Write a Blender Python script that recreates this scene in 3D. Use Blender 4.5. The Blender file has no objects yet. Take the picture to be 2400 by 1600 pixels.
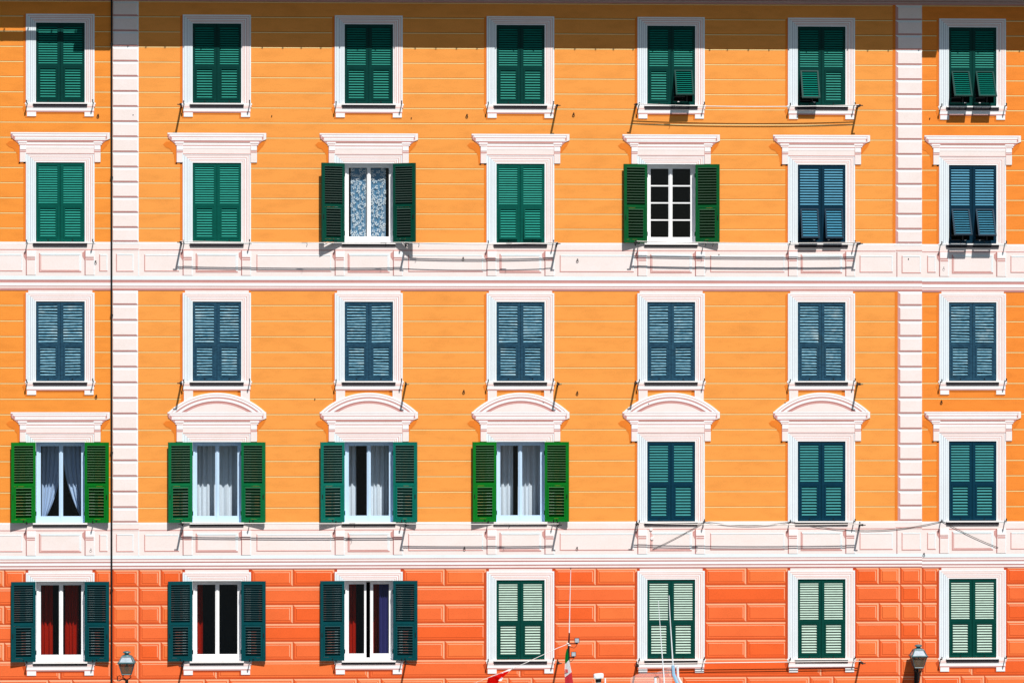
# Trompe-l'oeil harbour facade: a flat rendered wall carrying real painted architecture
# (frames, pediments, string courses are pigment on plaster), real shutters, sills, eaves and ironwork.
import bpy, bmesh, math, random
from mathutils import Vector, Matrix
random.seed(7)
scene = bpy.context.scene
COL = scene.collection
R = math.radians

# ------------------------------------------------------------------ camera geometry
PSI = R(2.66); DIST = 74.0; ZC = 11.3; ZMID = 12.0; WIDE = 24.0
CAM = Vector((12 - DIST*math.sin(PSI), -DIST*math.cos(PSI), ZC))
FWD = Vector((math.sin(PSI), math.cos(PSI), 0)); RGT = Vector((math.cos(PSI), -math.sin(PSI), 0))
def at(u, v, y=0.0):
    """survey point (photo units) -> metres on the vertical plane y"""
    a = (u-1200)/2400*WIDE/DIST
    b = ((800-v)/2400*WIDE + (ZMID-ZC))/DIST
    d = FWD + RGT*a + Vector((0, 0, b))
    t = (y-CAM.y)/d.y
    return CAM + d*t
def Xf(u): return at(u, 800).x
def Zf(v): return at(1218, v).z
K = (at(1318, 800).x-at(1118, 800).x)/200      # metres per survey unit at mid facade

# ------------------------------------------------------------------ materials
def lin(h, k=1.0):
    h = h.lstrip('#'); o = []
    for i in (0, 2, 4):
        c = int(h[i:i+2], 16)/255
        c = c/12.92 if c <= .04045 else ((c+.055)/1.055)**2.4
        o.append(min(.97, c*k))
    return (*o, 1)
def newmat(name):
    m = bpy.data.materials.new(name); m.use_nodes = True
    nt = m.node_tree; b = nt.nodes['Principled BSDF']
    return m, nt, b
def N(nt, typ, **kw):
    n = nt.nodes.new(typ)
    for k, v in kw.items():
        try: n.inputs[k].default_value = v
        except Exception: setattr(n, k, v)
    return n
def paint(name, col, rough=.85, dark=.8, scale=(1.6, 1.6, 1.6), amount=.5, grain=.08, bump=.0, spec=.25, light=None, lo=.38, hi=.68):
    """procedural paint / plaster: large cloudy wear + fine grain"""
    m, nt, b = newmat(name); L = nt.links.new
    tc = N(nt, 'ShaderNodeTexCoord')
    geo = N(nt, 'ShaderNodeNewGeometry')
    mp = N(nt, 'ShaderNodeMapping'); mp.inputs['Scale'].default_value = scale
    L(geo.outputs['Position'], mp.inputs['Vector'])
    n1 = N(nt, 'ShaderNodeTexNoise', Scale=1.0, Detail=6.0, Roughness=.62)
    L(mp.outputs['Vector'], n1.inputs['Vector'])
    r1 = N(nt, 'ShaderNodeMapRange'); r1.inputs['From Min'].default_value = lo; r1.inputs['From Max'].default_value = hi
    r1.inputs['To Min'].default_value = 0; r1.inputs['To Max'].default_value = amount
    L(n1.outputs['Fac'], r1.inputs['Value'])
    mix = N(nt, 'ShaderNodeMix', data_type='RGBA')
    mix.inputs[6].default_value = col
    dk = light if light else (col[0]*dark, col[1]*dark*.97, col[2]*dark*.92, 1)
    mix.inputs[7].default_value = dk
    L(r1.outputs['Result'], mix.inputs[0])
    n2 = N(nt, 'ShaderNodeTexNoise', Scale=38.0, Detail=3.0, Roughness=.7)
    L(geo.outputs['Position'], n2.inputs['Vector'])
    r2 = N(nt, 'ShaderNodeMapRange'); r2.inputs['From Min'].default_value = .3; r2.inputs['From Max'].default_value = .7
    r2.inputs['To Min'].default_value = 1-grain; r2.inputs['To Max'].default_value = 1+grain*.6
    L(n2.outputs['Fac'], r2.inputs['Value'])
    vm = N(nt, 'ShaderNodeVectorMath', operation='SCALE')
    L(mix.outputs[2], vm.inputs[0]); L(r2.outputs['Result'], vm.inputs['Scale'])
    L(vm.outputs['Vector'], b.inputs['Base Color'])
    b.inputs['Roughness'].default_value = rough
    b.inputs['Specular IOR Level'].default_value = spec
    if bump:
        bp = N(nt, 'ShaderNodeBump', Strength=bump, Distance=.01)
        L(n2.outputs['Fac'], bp.inputs['Height']); L(bp.outputs['Normal'], b.inputs['Normal'])
    return m
KL = 1.08
M = {}
M['orange'] = paint('orange_plaster', lin('#FF9A47', KL*1.04), dark=.86, scale=(1.4, 1, 4.2), amount=.85, lo=.45, hi=.72, grain=.09, bump=.12)
M['orange_r'] = paint('deep_orange_plaster', lin('#FF8C34', KL), dark=.84, scale=(1.5, 1, 5.0), amount=.7, lo=.44, hi=.68, grain=.09, bump=.12)
M['orange_l'] = paint('left_orange_plaster', lin('#FF9339', KL*1.02), dark=.84, scale=(1.5, 1, 5.0), amount=.7, lo=.44, hi=.68, grain=.09, bump=.12)
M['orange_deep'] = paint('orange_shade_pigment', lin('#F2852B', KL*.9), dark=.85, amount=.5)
M['joint_dark'] = paint('joint_umber_pigment', lin('#D9771F', KL*.8), dark=.85)
M['joint_light'] = paint('joint_straw_pigment', lin('#FFD796', KL), dark=.9)
M['red'] = paint('red_orange_plaster', lin('#FA7038', KL*.99), dark=.82, scale=(1.3, 1, 2.2), amount=.5, grain=.1, bump=.12)
M['red_b'] = paint('red_orange_plaster_faded', lin('#FA783C', KL), dark=.84, scale=(1.3, 1, 2.2), amount=.5, grain=.1, bump=.12)
M['red_c'] = paint('red_orange_plaster_deep', lin('#F0642A', KL), dark=.84, scale=(1.3, 1, 2.2), amount=.5, grain=.1, bump=.12)
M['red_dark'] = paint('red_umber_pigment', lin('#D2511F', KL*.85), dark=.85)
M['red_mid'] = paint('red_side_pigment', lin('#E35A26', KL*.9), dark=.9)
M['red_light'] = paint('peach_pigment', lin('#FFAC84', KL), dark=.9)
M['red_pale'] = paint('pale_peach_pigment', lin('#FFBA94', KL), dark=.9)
M['cream'] = paint('cream_plaster', lin('#F6E6E1', KL*.99), dark=.92, scale=(1.5, 1, 2.5), amount=.5, grain=.05, bump=.08)
M['white'] = paint('white_plaster', lin('#FCF8F5', KL*.98), dark=.93, grain=.04)
M['cool'] = paint('cool_white_pigment', lin('#EAF3F9', KL*.98), dark=.93, grain=.04)
M['pink'] = paint('pale_pink_pigment', lin('#F9E4E0', KL*1.02), dark=.94, grain=.05)
M['rose'] = paint('rose_pigment', lin('#D79F98', KL*.95), dark=.9, grain=.06)
M['rose_dark'] = paint('deep_rose_pigment', lin('#C48580', KL*.85), dark=.9, grain=.06)
M['blush'] = paint('blush_line_pigment', lin('#D9A69F', KL), dark=.93)
M['slate'] = paint('sill_shadow_slate', (.035, .028, .034, 1), dark=.7)  # near-black sill underside, with the shadow below the lip put into its colour
M['grey_line'] = paint('grey_line_pigment', lin('#BBBFCA', KL), dark=.93)
M['stone'] = paint('slate_sill', lin('#F2EFEC', KL), dark=.9)
M['cornice'] = paint('cornice_plaster', lin('#D9BDB5', .9), dark=.85)
M['iron'] = paint('black_iron', (.012, .012, .014, 1), rough=.6, dark=.6)
M['pipe'] = paint('black_pipe', (.012, .014, .015, 1), rough=.5, dark=.7)
M['dark'] = paint('dark_interior', (.006, .006, .008, 1), rough=.9, dark=.6)
M['eave'] = paint('eave_boards', (.30, .20, .15, 1), dark=.7)
M['roof'] = paint('roof_slate', (.12, .11, .11, 1), dark=.7)
M['gutter'] = paint('copper_gutter', (.16, .10, .07, 1), rough=.5, dark=.7)
M['sash_white'] = paint('white_sash_paint', lin('#FFFFFF', 1.0), rough=.5, dark=.95, grain=.02)
M['sash_blue'] = paint('pale_blue_sash_paint', lin('#C9E3FA', 1.0), rough=.5, dark=.93, grain=.02)
M['reveal'] = paint('reveal_plaster', lin('#E9EBF2', 1.0), dark=.9)

def shpaint(n, frame, slat, k=1.0, rough=.5):
    f_ = lin(frame); w_ = .04 if n == 'teal' else .13
    M[n+'_edge'] = paint(n+'_worn_edge_paint', tuple(f_[q]*(1-w_)+w_*.85 for q in range(3))+(1,), rough=.6, dark=.8)  # paler slat edge: the sunlit rim is painted in
    M[n] = paint(n+'_paint', lin(frame, k), rough=rough, dark=.72, scale=(5, 5, 9), amount=.45, grain=.08, spec=.1)
    M[n+'_slat'] = paint(n+'_slat_paint', lin(slat, k), rough=rough, dark=.72, scale=(6, 6, 14), amount=.45, grain=.08, spec=.15)
shpaint('green', '#033E38', '#0E7C6D')
shpaint('green_fresh', '#03584C', '#128C7C')
shpaint('pine', '#064A3A', '#063A2E')  # open leaves, here to seagreen: slats darkened to paint in underside shade
shpaint('leaf', '#085A2C', '#07461F')
shpaint('grass', '#0A7822', '#075A18')
shpaint('emerald', '#0A7040', '#08512F')
shpaint('seagreen', '#0B7060', '#085046')
shpaint('petrol', '#07384C', '#1E8082')
shpaint('steel', '#0A3044', '#478CA8')
shpaint('teal', '#054A50', '#06464C')
shpaint('bottle', '#03453C', '#B2CCBC')  # slats near white: sun sheen put into their colour
def weathered():
    def mk(name, base, pale, wood):
        m, nt, b = newmat(name); L = nt.links.new
        geo = N(nt, 'ShaderNodeNewGeometry')
        mp = N(nt, 'ShaderNodeMapping'); mp.inputs['Scale'].default_value = (7, 7, 26)
        L(geo.outputs['Position'], mp.inputs['Vector'])
        n1 = N(nt, 'ShaderNodeTexNoise', Scale=1.2, Detail=8.0, Roughness=.7); L(mp.outputs[0], n1.inputs['Vector'])
        n2 = N(nt, 'ShaderNodeTexNoise', Scale=2.1, Detail=5.0, Roughness=.6); L(geo.outputs['Position'], n2.inputs['Vector'])
        cr = N(nt, 'ShaderNodeValToRGB')
        e = cr.color_ramp.elements
        e[0].position = .36; e[0].color = base; e[1].position = .68; e[1].color = pale
        L(n1.outputs['Fac'], cr.inputs['Fac'])
        r = N(nt, 'ShaderNodeMapRange'); r.inputs['From Min'].default_value = .55; r.inputs['From Max'].default_value = .72
        L(n2.outputs['Fac'], r.inputs['Value'])
        mx = N(nt, 'ShaderNodeMix', data_type='RGBA'); L(cr.outputs['Color'], mx.inputs[6]); mx.inputs[7].default_value = wood
        L(r.outputs['Result'], mx.inputs[0]); L(mx.outputs[2], b.inputs['Base Color'])
        b.inputs['Roughness'].default_value = .8; b.inputs['Specular IOR Level'].default_value = .2
        return m
    M['worn'] = mk('weathered_blue_paint', lin('#12354C'), lin('#2C5A70'), lin('#24424E'))
    M['worn_slat'] = mk('weathered_blue_slat_paint', lin('#3C7289'), lin('#80ABBB'), lin('#9DB8C0'))
weathered()
def glassmat():
    m, nt, b = newmat('window_glass'); L = nt.links.new
    out = nt.nodes['Material Output']; nt.nodes.remove(b)
    t = N(nt, 'ShaderNodeBsdfTransparent'); t.inputs['Color'].default_value = (.96, .98, .99, 1)
    g = N(nt, 'ShaderNodeBsdfGlossy', Roughness=.03); g.inputs['Color'].default_value = (.8, .85, .95, 1)
    mx = N(nt, 'ShaderNodeMixShader'); mx.inputs[0].default_value = .028
    n = N(nt, 'ShaderNodeTexNoise', Scale=1.3, Detail=2.0)
    bp = N(nt, 'ShaderNodeBump', Strength=.15, Distance=.02)
    L(n.outputs['Fac'], bp.inputs['Height']); L(bp.outputs['Normal'], g.inputs['Normal'])
    L(t.outputs[0], mx.inputs[1]); L(g.outputs[0], mx.inputs[2]); L(mx.outputs[0], out.inputs['Surface'])
    return m
M['glass'] = glassmat()
def cloth(name, col, trans=.35):
    m, nt, b = newmat(name); L = nt.links.new
    out = nt.nodes['Material Output']; nt.nodes.remove(b)
    d = N(nt, 'ShaderNodeBsdfDiffuse'); t = N(nt, 'ShaderNodeBsdfTranslucent')
    geo = N(nt, 'ShaderNodeNewGeometry')
    n = N(nt, 'ShaderNodeTexNoise', Scale=60.0, Detail=2.0); L(geo.outputs['Position'], n.inputs['Vector'])
    r = N(nt, 'ShaderNodeMapRange'); r.inputs['To Min'].default_value = .8; r.inputs['To Max'].default_value = 1.1
    L(n.outputs['Fac'], r.inputs['Value'])
    v = N(nt, 'ShaderNodeVectorMath', operation='SCALE'); v.inputs[0].default_value = col[:3]; L(r.outputs['Result'], v.inputs['Scale'])
    L(v.outputs[0], d.inputs['Color']); L(v.outputs[0], t.inputs['Color'])
    mx = N(nt, 'ShaderNodeMixShader'); mx.inputs[0].default_value = trans
    L(d.outputs[0], mx.inputs[1]); L(t.outputs[0], mx.inputs[2]); L(mx.outputs[0], out.inputs['Surface'])
    return m
M['sheer'] = cloth('sheer_curtain', lin('#E8F3FF', 1.0), .12)
M['bluecurtain'] = cloth('slate_blue_curtain', lin('#BCD3F0', 1.0), .15)
M['redcurtain'] = cloth('red_curtain', lin('#C0260F', 1.0))
M['lilac'] = cloth('lilac_pane_reflection', lin('#403E7C', 1.0))  # purple-blue reflection in the pane, painted on a hung sheet
M['net'] = cloth('blue_net', lin('#74A9CC', 1.0))
M['lace'] = cloth('lace_white', lin('#F4FAFA', 1.0))
M['flag_green'] = cloth('flag_green', lin('#0B7F3A', 1.0)); M['flag_white'] = cloth('flag_white', lin('#EEF4F8', 1.0)); M['flag_red'] = cloth('flag_red', lin('#D8404A', 1.0))
M['signal_red'] = cloth('signal_red', lin('#E0150E', 1.0))
M['boat_white'] = paint('boat_gelcoat', lin('#EDF3F6', 1.0), rough=.35, dark=.92)
M['boat_blue'] = paint('pale_blue_metal', lin('#9CC8E6', 1.0), rough=.35, dark=.9)
M['rope'] = paint('white_rope', lin('#F4F2EE', 1.0), dark=.9)
M['line'] = paint('washing_line', lin('#E9E4DE', 1.0), dark=.9)
M['lampmetal'] = paint('verdigris_iron', lin('#3F7078', 1.0), rough=.4, dark=.35, scale=(9, 9, 9), amount=.8, spec=.6)
M['lampdark'] = paint('dark_lamp_iron', (.012, .016, .017, 1), rough=.5, dark=.7)
M['lens'] = paint('floodlight_lens', lin('#B8C4CE', 1.0), rough=.15, dark=.6, scale=(14, 14, 14))
def lampglass(name, col, tr=.28):
    m, nt, b = newmat(name); L = nt.links.new
    out = nt.nodes['Material Output']
    b.inputs['Base Color'].default_value = col; b.inputs['Roughness'].default_value = .25
    t = N(nt, 'ShaderNodeBsdfTransparent'); mx = N(nt, 'ShaderNodeMixShader'); mx.inputs[0].default_value = tr
    L(b.outputs[0], mx.inputs[1]); L(t.outputs[0], mx.inputs[2]); L(mx.outputs[0], out.inputs['Surface'])
    return m
M['lampglass'] = lampglass('smoked_lamp_glass', (.19, .14, .09, 1))
M['vinyl'] = lampglass('clear_vinyl', (.80, .74, .74, 1), .74)

# ------------------------------------------------------------------ mesh builder
LV = .0025
class MB:
    def __init__(s): s.v = []; s.f = []; s.m = []; s.mats = []
    def mi(s, mat):
        mt = M[mat]
        if mt not in s.mats: s.mats.append(mt)
        return s.mats.index(mt)
    def face(s, pts, mat):
        b = len(s.v); s.v += [tuple(p) for p in pts]; s.f.append(list(range(b, b+len(pts)))); s.m.append(s.mi(mat))
    def box(s, x0, x1, y0, y1, z0, z1, mat):
        p = [(x, y, z) for x in (x0, x1) for y in (y0, y1) for z in (z0, z1)]
        b = len(s.v); s.v += p; i = s.mi(mat)
        for q in ((0, 1, 3, 2), (4, 6, 7, 5), (0, 4, 5, 1), (2, 3, 7, 6), (0, 2, 6, 4), (1, 5, 7, 3)):
            s.f.append([b+k for k in q]); s.m.append(i)
    def hexa(s, p, mat, edge=None):
        """p: 8 corners, bottom loop 4 then top loop 4"""
        b = len(s.v); s.v += [tuple(q) for q in p]; i = s.mi(mat)
        for q in ((3, 2, 1, 0), (4, 5, 6, 7), (0, 1, 5, 4), (1, 2, 6, 5), (2, 3, 7, 6), (3, 0, 4, 7)):
            s.f.append([b+k for k in q]); s.m.append(s.mi(edge) if edge and q == (2, 3, 7, 6) else i)
    def poly(s, pts, lvl, mat, y=None):
        """flat pigment shape on the wall: front face lvl*LV proud, with side skirt"""
        yy = -lvl*LV if y is None else y
        n = len(pts); b = len(s.v); i = s.mi(mat)
        s.v += [(x, yy, z) for x, z in pts]; s.v += [(x, 0, z) for x, z in pts]
        s.f.append(list(range(b, b+n))); s.m.append(i)
        for k in range(n):
            k2 = (k+1) % n
            s.f.append([b+k, b+n+k, b+n+k2, b+k2]); s.m.append(i)
    def slab(s, x0, x1, z0, z1, lvl, mat):
        s.poly([(x0, z0), (x1, z0), (x1, z1), (x0, z1)], lvl, mat)
    def tube(s, path, r, mat, n=7, caps=True):
        path = [Vector(p) for p in path]; i = s.mi(mat); rings = []
        rr = r if isinstance(r, (list, tuple)) else [r]*len(path)
        for k, p in enumerate(path):
            d = (path[min(k+1, len(path)-1)]-path[max(k-1, 0)])
            if d.length < 1e-9: d = Vector((0, 0, 1))
            d.normalize()
            a = d.cross(Vector((0, 0, 1)) if abs(d.z) < .9 else Vector((1, 0, 0))).normalized(); c = d.cross(a)
            b = len(s.v)
            for j in range(n):
                t = 2*math.pi*j/n; s.v.append(tuple(p+(a*math.cos(t)+c*math.sin(t))*rr[k]))
            rings.append(b)
        for k in range(len(path)-1):
            for j in range(n):
                j2 = (j+1) % n
                s.f.append([rings[k]+j, rings[k]+j2, rings[k+1]+j2, rings[k+1]+j]); s.m.append(i)
        if caps:
            s.f.append([rings[0]+j for j in range(n)][::-1]); s.m.append(i)
            s.f.append([rings[-1]+j for j in range(n)]); s.m.append(i)
    def lathe(s, prof, c, mat, n=12):
        i = s.mi(mat); b = len(s.v); c = Vector(c)
        for r, z in prof:
            for j in range(n):
                t = 2*math.pi*(j+.5)/n; s.v.append((c.x+r*math.cos(t), c.y+r*math.sin(t), c.z+z))
        for k in range(len(prof)-1):
            for j in range(n):
                j2 = (j+1) % n
                s.f.append([b+k*n+j, b+k*n+j2, b+(k+1)*n+j2, b+(k+1)*n+j]); s.m.append(i)
        s.f.append([b+j for j in range(n)][::-1]); s.m.append(i)
        s.f.append([b+(len(prof)-1)*n+j for j in range(n)]); s.m.append(i)
    def mesh(s, name):
        me = bpy.data.meshes.new(name)
        me.from_pydata(s.v, [], s.f); me.update()
        for mt in s.mats: me.materials.append(mt)
        me.polygons.foreach_set('material_index', s.m)
        bm = bmesh.new(); bm.from_mesh(me); bmesh.ops.recalc_face_normals(bm, faces=bm.faces); bm.to_mesh(me); bm.free()
        return me
    def build(s, name, parent=None, smooth=False, **kw):
        me = s.mesh(name)
        if smooth:
            for p in me.polygons: p.use_smooth = True
        return put(name, me, parent, **kw)
def put(name, me, parent=None, loc=(0, 0, 0), rot=(0, 0, 0), label=None, cat=None, group=None, kind=None):
    o = bpy.data.objects.new(name, me); COL.objects.link(o)
    o.location = loc; o.rotation_euler = rot
    if parent is not None: o.parent = parent
    if label: o['label'] = label
    if cat: o['category'] = cat
    if group: o['group'] = group
    if kind: o['kind'] = kind
    return o
def thing(name, label, cat, loc=(0, 0, 0), group=None):
    return put(name, None, None, loc=loc, label=label, cat=cat, group=group)

# ------------------------------------------------------------------ layout
COLU = [141.5, 508.5, 864.5, 1220, 1573, 1925.5, 2279.5]        # window axes (survey units, averaged over storeys)
CX = [Xf(u) for u in COLU]
HW = .565                                                         # half opening
ROW = [dict(t=59.3, b=245), dict(t=384, b=569), dict(t=707.3, b=892.5), dict(t=1034.5, b=1222), dict(t=1358.4, b=1545)]
for r in ROW: r['zt'] = Zf(r['t']); r['zb'] = Zf(r['b']); r['H'] = r['zt']-r['zb']
XL, XR = Xf(264), Xf(2161)
X0, X9 = -4.0, 29.0
ZTOP = Zf(-60)
BUILD = []
lab = ['orange and cream painted apartment building left of the thin black downpipe',
       'orange and cream painted apartment building in the middle, five windows wide',
       'orange and cream painted apartment building at the right edge beyond the cream quoin strip']
for i, (a, b, cols) in enumerate(((X0, XL, [0]), (XL, XR, [1, 2, 3, 4, 5]), (XR, X9, [6]))):
    root = thing('apartment_building', lab[i], 'building', loc=((a+b)/2, 0, 0), group='row of painted harbour houses')
    BUILD.append(dict(a=a, b=b, cols=cols, root=root))
def part(mb, name, bd, **kw):
    """mesh given in world coordinates -> part of the building"""
    ox = bd['root'].location.x
    mb.v = [(x-ox, y, z) for x, y, z in mb.v]
    return mb.build(name, bd['root'], **kw)

JA = [43.5+35.2*k for k in range(-3, 15)]
JB = [715.8+36.3*k for k in range(14)]
BASEROWS = [1331, 1371.6, 1414.5, 1458.4, 1500.2, 1544, 1587, 1630, 1673, 1716, 1759, 1802, 1845, 1888, 1931, 1974, 1998]
# ------------------------------------------------------------------ walls
for bd in BUILD:
    a, b = bd['a'], bd['b']
    w = MB()
    xs = sorted([a, b]+[CX[c]+s*HW for c in bd['cols'] for s in (-1, 1)])
    zs = sorted([Zf(2000), Zf(1331), Zf(1224), Zf(682), Zf(572), ZTOP]+[q for r in ROW for q in (r['zt'], r['zb'])])
    for i in range(len(xs)-1):
        for j in range(len(zs)-1):
            xm = (xs[i]+xs[i+1])/2; zm = (zs[j]+zs[j+1])/2
            if any(abs(xm-CX[c]) < HW and r['zb'] < zm < r['zt'] for c in bd['cols'] for r in ROW): continue
            mat = 'red_dark' if zm < Zf(1331) else ('orange_l', 'orange', 'orange_r')[BUILD.index(bd)]
            w.face([(xs[i], 0, zs[j]), (xs[i+1], 0, zs[j]), (xs[i+1], 0, zs[j+1]), (xs[i], 0, zs[j+1])], mat)
    # incised-look coursing lines of the painted ashlar
    def spans(v):
        cut = any(lo < v < hi for lo, hi in ((40, 250), (362, 575), (686, 897), (1010, 1228)))
        if not cut: return [(a, b)]
        out = []; x = a
        for c in bd['cols']:
            out.append((x, CX[c]-.70)); x = CX[c]+.70
        out.append((x, b)); return out
    for v in JA+JB:
        if v < -50: continue
        for x0, x1 in spans(v):
            if x1 <= x0: continue
            w.slab(x0, x1, Zf(v), Zf(v-1.4), 1, 'joint_dark')
            w.slab(x0, x1, Zf(v+2.0), Zf(v), 1, 'joint_light')
    part(w, 'wall', bd)
    # ---------------- rusticated base: chamfered painted blocks
    rb = MB()
    def block(x0, x1, v0, v1):
        z1, z0 = Zf(v0)-.006, Zf(v1)+.006; x0 += .006; x1 -= .006
        if x1-x0 < .12: 
            rb.slab(x0, x1, z0, z1, 1, 'red'); return
        c = .038
        o = [(x0, z0), (x1, z0), (x1, z1), (x0, z1)]
        q = [(x0+c, z0+c), (x1-c, z0+c), (x1-c, z1-c), (x0+c, z1-c)]
        yo, yq = -.001, -.003
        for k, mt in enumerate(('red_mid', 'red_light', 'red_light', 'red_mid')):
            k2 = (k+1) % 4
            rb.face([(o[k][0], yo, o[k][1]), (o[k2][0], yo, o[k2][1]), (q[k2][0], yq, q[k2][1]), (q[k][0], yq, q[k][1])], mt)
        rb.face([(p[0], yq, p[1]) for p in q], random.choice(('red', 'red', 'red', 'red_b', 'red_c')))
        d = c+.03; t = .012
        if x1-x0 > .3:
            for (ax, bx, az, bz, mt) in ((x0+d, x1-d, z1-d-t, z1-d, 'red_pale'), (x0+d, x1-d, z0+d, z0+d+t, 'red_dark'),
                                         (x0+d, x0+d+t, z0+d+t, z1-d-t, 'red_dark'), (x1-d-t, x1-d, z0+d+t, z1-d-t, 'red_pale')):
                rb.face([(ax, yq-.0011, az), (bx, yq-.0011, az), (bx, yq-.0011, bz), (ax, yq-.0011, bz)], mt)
    F = .80
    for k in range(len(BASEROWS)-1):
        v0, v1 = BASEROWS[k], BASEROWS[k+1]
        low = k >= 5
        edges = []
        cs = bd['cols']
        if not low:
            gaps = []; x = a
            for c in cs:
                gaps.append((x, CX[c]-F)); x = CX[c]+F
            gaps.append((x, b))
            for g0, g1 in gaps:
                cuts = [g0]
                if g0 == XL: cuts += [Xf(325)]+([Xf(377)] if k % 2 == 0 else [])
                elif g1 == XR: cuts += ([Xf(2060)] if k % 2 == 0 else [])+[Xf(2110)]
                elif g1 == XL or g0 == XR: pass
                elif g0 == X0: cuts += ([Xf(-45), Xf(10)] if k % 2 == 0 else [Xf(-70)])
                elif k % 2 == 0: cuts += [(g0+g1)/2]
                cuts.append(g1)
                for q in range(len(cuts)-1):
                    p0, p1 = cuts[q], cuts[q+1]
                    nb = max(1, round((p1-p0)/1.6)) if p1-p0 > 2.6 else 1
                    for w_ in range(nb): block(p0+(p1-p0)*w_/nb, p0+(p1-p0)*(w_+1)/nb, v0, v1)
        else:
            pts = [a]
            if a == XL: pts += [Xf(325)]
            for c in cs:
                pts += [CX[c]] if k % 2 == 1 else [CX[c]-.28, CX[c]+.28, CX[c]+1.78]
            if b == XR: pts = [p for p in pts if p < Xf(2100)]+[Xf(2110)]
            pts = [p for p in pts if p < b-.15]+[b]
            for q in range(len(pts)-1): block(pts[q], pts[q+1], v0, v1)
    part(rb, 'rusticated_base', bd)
    # ---------------- string courses with painted pedestals and panels
    for (top, stops) in ((572, [(569, 573, 'white'), (573, 577.5, 'pink'), (577.5, 586, 'cream'), (586, 588.6, 'rose'), (588.6, 648, 'cream'), (648, 657, 'cool'),
                               (657, 660, 'rose_dark'), (660, 664, 'rose'), (664, 671, 'white'), (671, 673, 'rose_dark'), (673, 676, 'cream'), (676, 679.4, 'rose'), (679.4, 682, 'rose_dark')]),
                        (1224, [(1222, 1226, 'white'), (1226, 1230.5, 'pink'), (1230.5, 1239, 'cream'), (1239, 1241.6, 'rose'), (1241.6, 1298.5, 'cream'), (1298.5, 1306.8, 'cool'),
                                (1306.8, 1308.6, 'rose_dark'), (1308.6, 1313, 'pink'), (1313, 1316, 'rose_dark'), (1316, 1322, 'white'), (1322, 1325, 'rose_dark'), (1325, 1329, 'pink'), (1329, 1331.6, 'rose_dark')])):
        sc = MB(); s = top-572
        dv = 1.5 if bd is BUILD[2] else 0        # the right-hand house was painted separately: its lines sit slightly lower
        for v0, v1, mt in stops:
            sc.slab(a, b, Zf(v1+dv), Zf(v0+dv), 3, mt)
        pz0, pz1 = 588.6+s, 646+s
        def rectline(x0, x1, v0, v1, t=2.2, deep=True):
            sc.slab(x0, x0+t*K, Zf(v1-t), Zf(v0), 5, 'rose'); sc.slab(x0, x1, Zf(v1), Zf(v1-t), 5, 'rose')
            sc.slab(x1-t*K, x1, Zf(v1-t), Zf(v0+t), 5, 'cool'); sc.slab(x0+t*K, x1, Zf(v0+t), Zf(v0), 5, 'cool')
        prev = a
        if a == XL:
            rectline(Xf(272), Xf(313), 597+s, 638+s); sc.slab(Xf(324), Xf(326), Zf(647+s), Zf(590+s), 5, 'cool'); prev = Xf(326)
            sc.slab(XL, Xf(327), Zf(589+s), Zf(572+s), 4, 'cream'); sc.slab(XL, Xf(327), Zf(574+s), Zf(570+s), 5, 'white'); sc.slab(XL, Xf(325), Zf(587+s), Zf(584.5+s), 5, 'rose')
        for c in bd['cols']:
            x = CX[c]
            # panel on the wall to the left of this window
            x0, x1 = prev+.12, x-.88
            if x1-x0 > 4: x0 = x1-1.9
            if x1-x0 > .15: rectline(x0, x1, 598+s, 637.5+s)
            # pedestals
            for sg in (-1, 1):
                l, r = (x-.775, x-.585) if sg < 0 else (x+.585, x+.775)
                sc.poly([(l-.02, Zf(pz1)), (l-.02, Zf(612+s)), (l-.075, Zf(602+s)), (l-.075, Zf(594+s)), (l, Zf(pz0))] + [(l, Zf(pz1))], 5, 'rose')
                sc.slab(l-.022, l, Zf(pz1), Zf(pz0), 6, 'rose_dark')
                sc.slab(l, r, Zf(pz1), Zf(pz0), 6, 'cream')
                sc.slab(l, r, Zf(601+s), Zf(590+s), 7, 'white')
                sc.slab(l, r, Zf(604+s), Zf(601+s), 7, 'pink'); sc.slab(l, r, Zf(606+s), Zf(604+s), 7, 'rose_dark')
                sc.slab(l+.01, r, Zf(611+s), Zf(608+s), 7, 'rose')
                sc.slab(r, r+.018, Zf(pz1), Zf(pz0), 6, 'cool')
            # panel under the window
            rectline(x-.495, x+.485, 595.5+s, 639.5+s, 3)
            rectline(x-.455, x+.445, 599+s, 635.5+s, 1.2)
            prev = x+.80
        x0, x1 = prev+.10, b-.12
        if b == XR:
            x1 = Xf(2092); rectline(Xf(2113), Xf(2161)-.03, 598+s, 639+s)
            sc.slab(Xf(2101), Xf(2103), Zf(647+s), Zf(589+s), 5, 'rose_dark')
            sc.slab(Xf(2098), XR, Zf(589+s), Zf(572+s), 4, 'cream'); sc.slab(Xf(2097), XR, Zf(574+s), Zf(570+s), 5, 'white'); sc.slab(Xf(2099), XR, Zf(587+s), Zf(584.5+s), 5, 'rose')
        if b == X9: x1 = x0+1.9
        if x1-x0 > .1: rectline(x0, x1, 598+s, 637.5+s)
        part(sc, 'string_course', bd)
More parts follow.
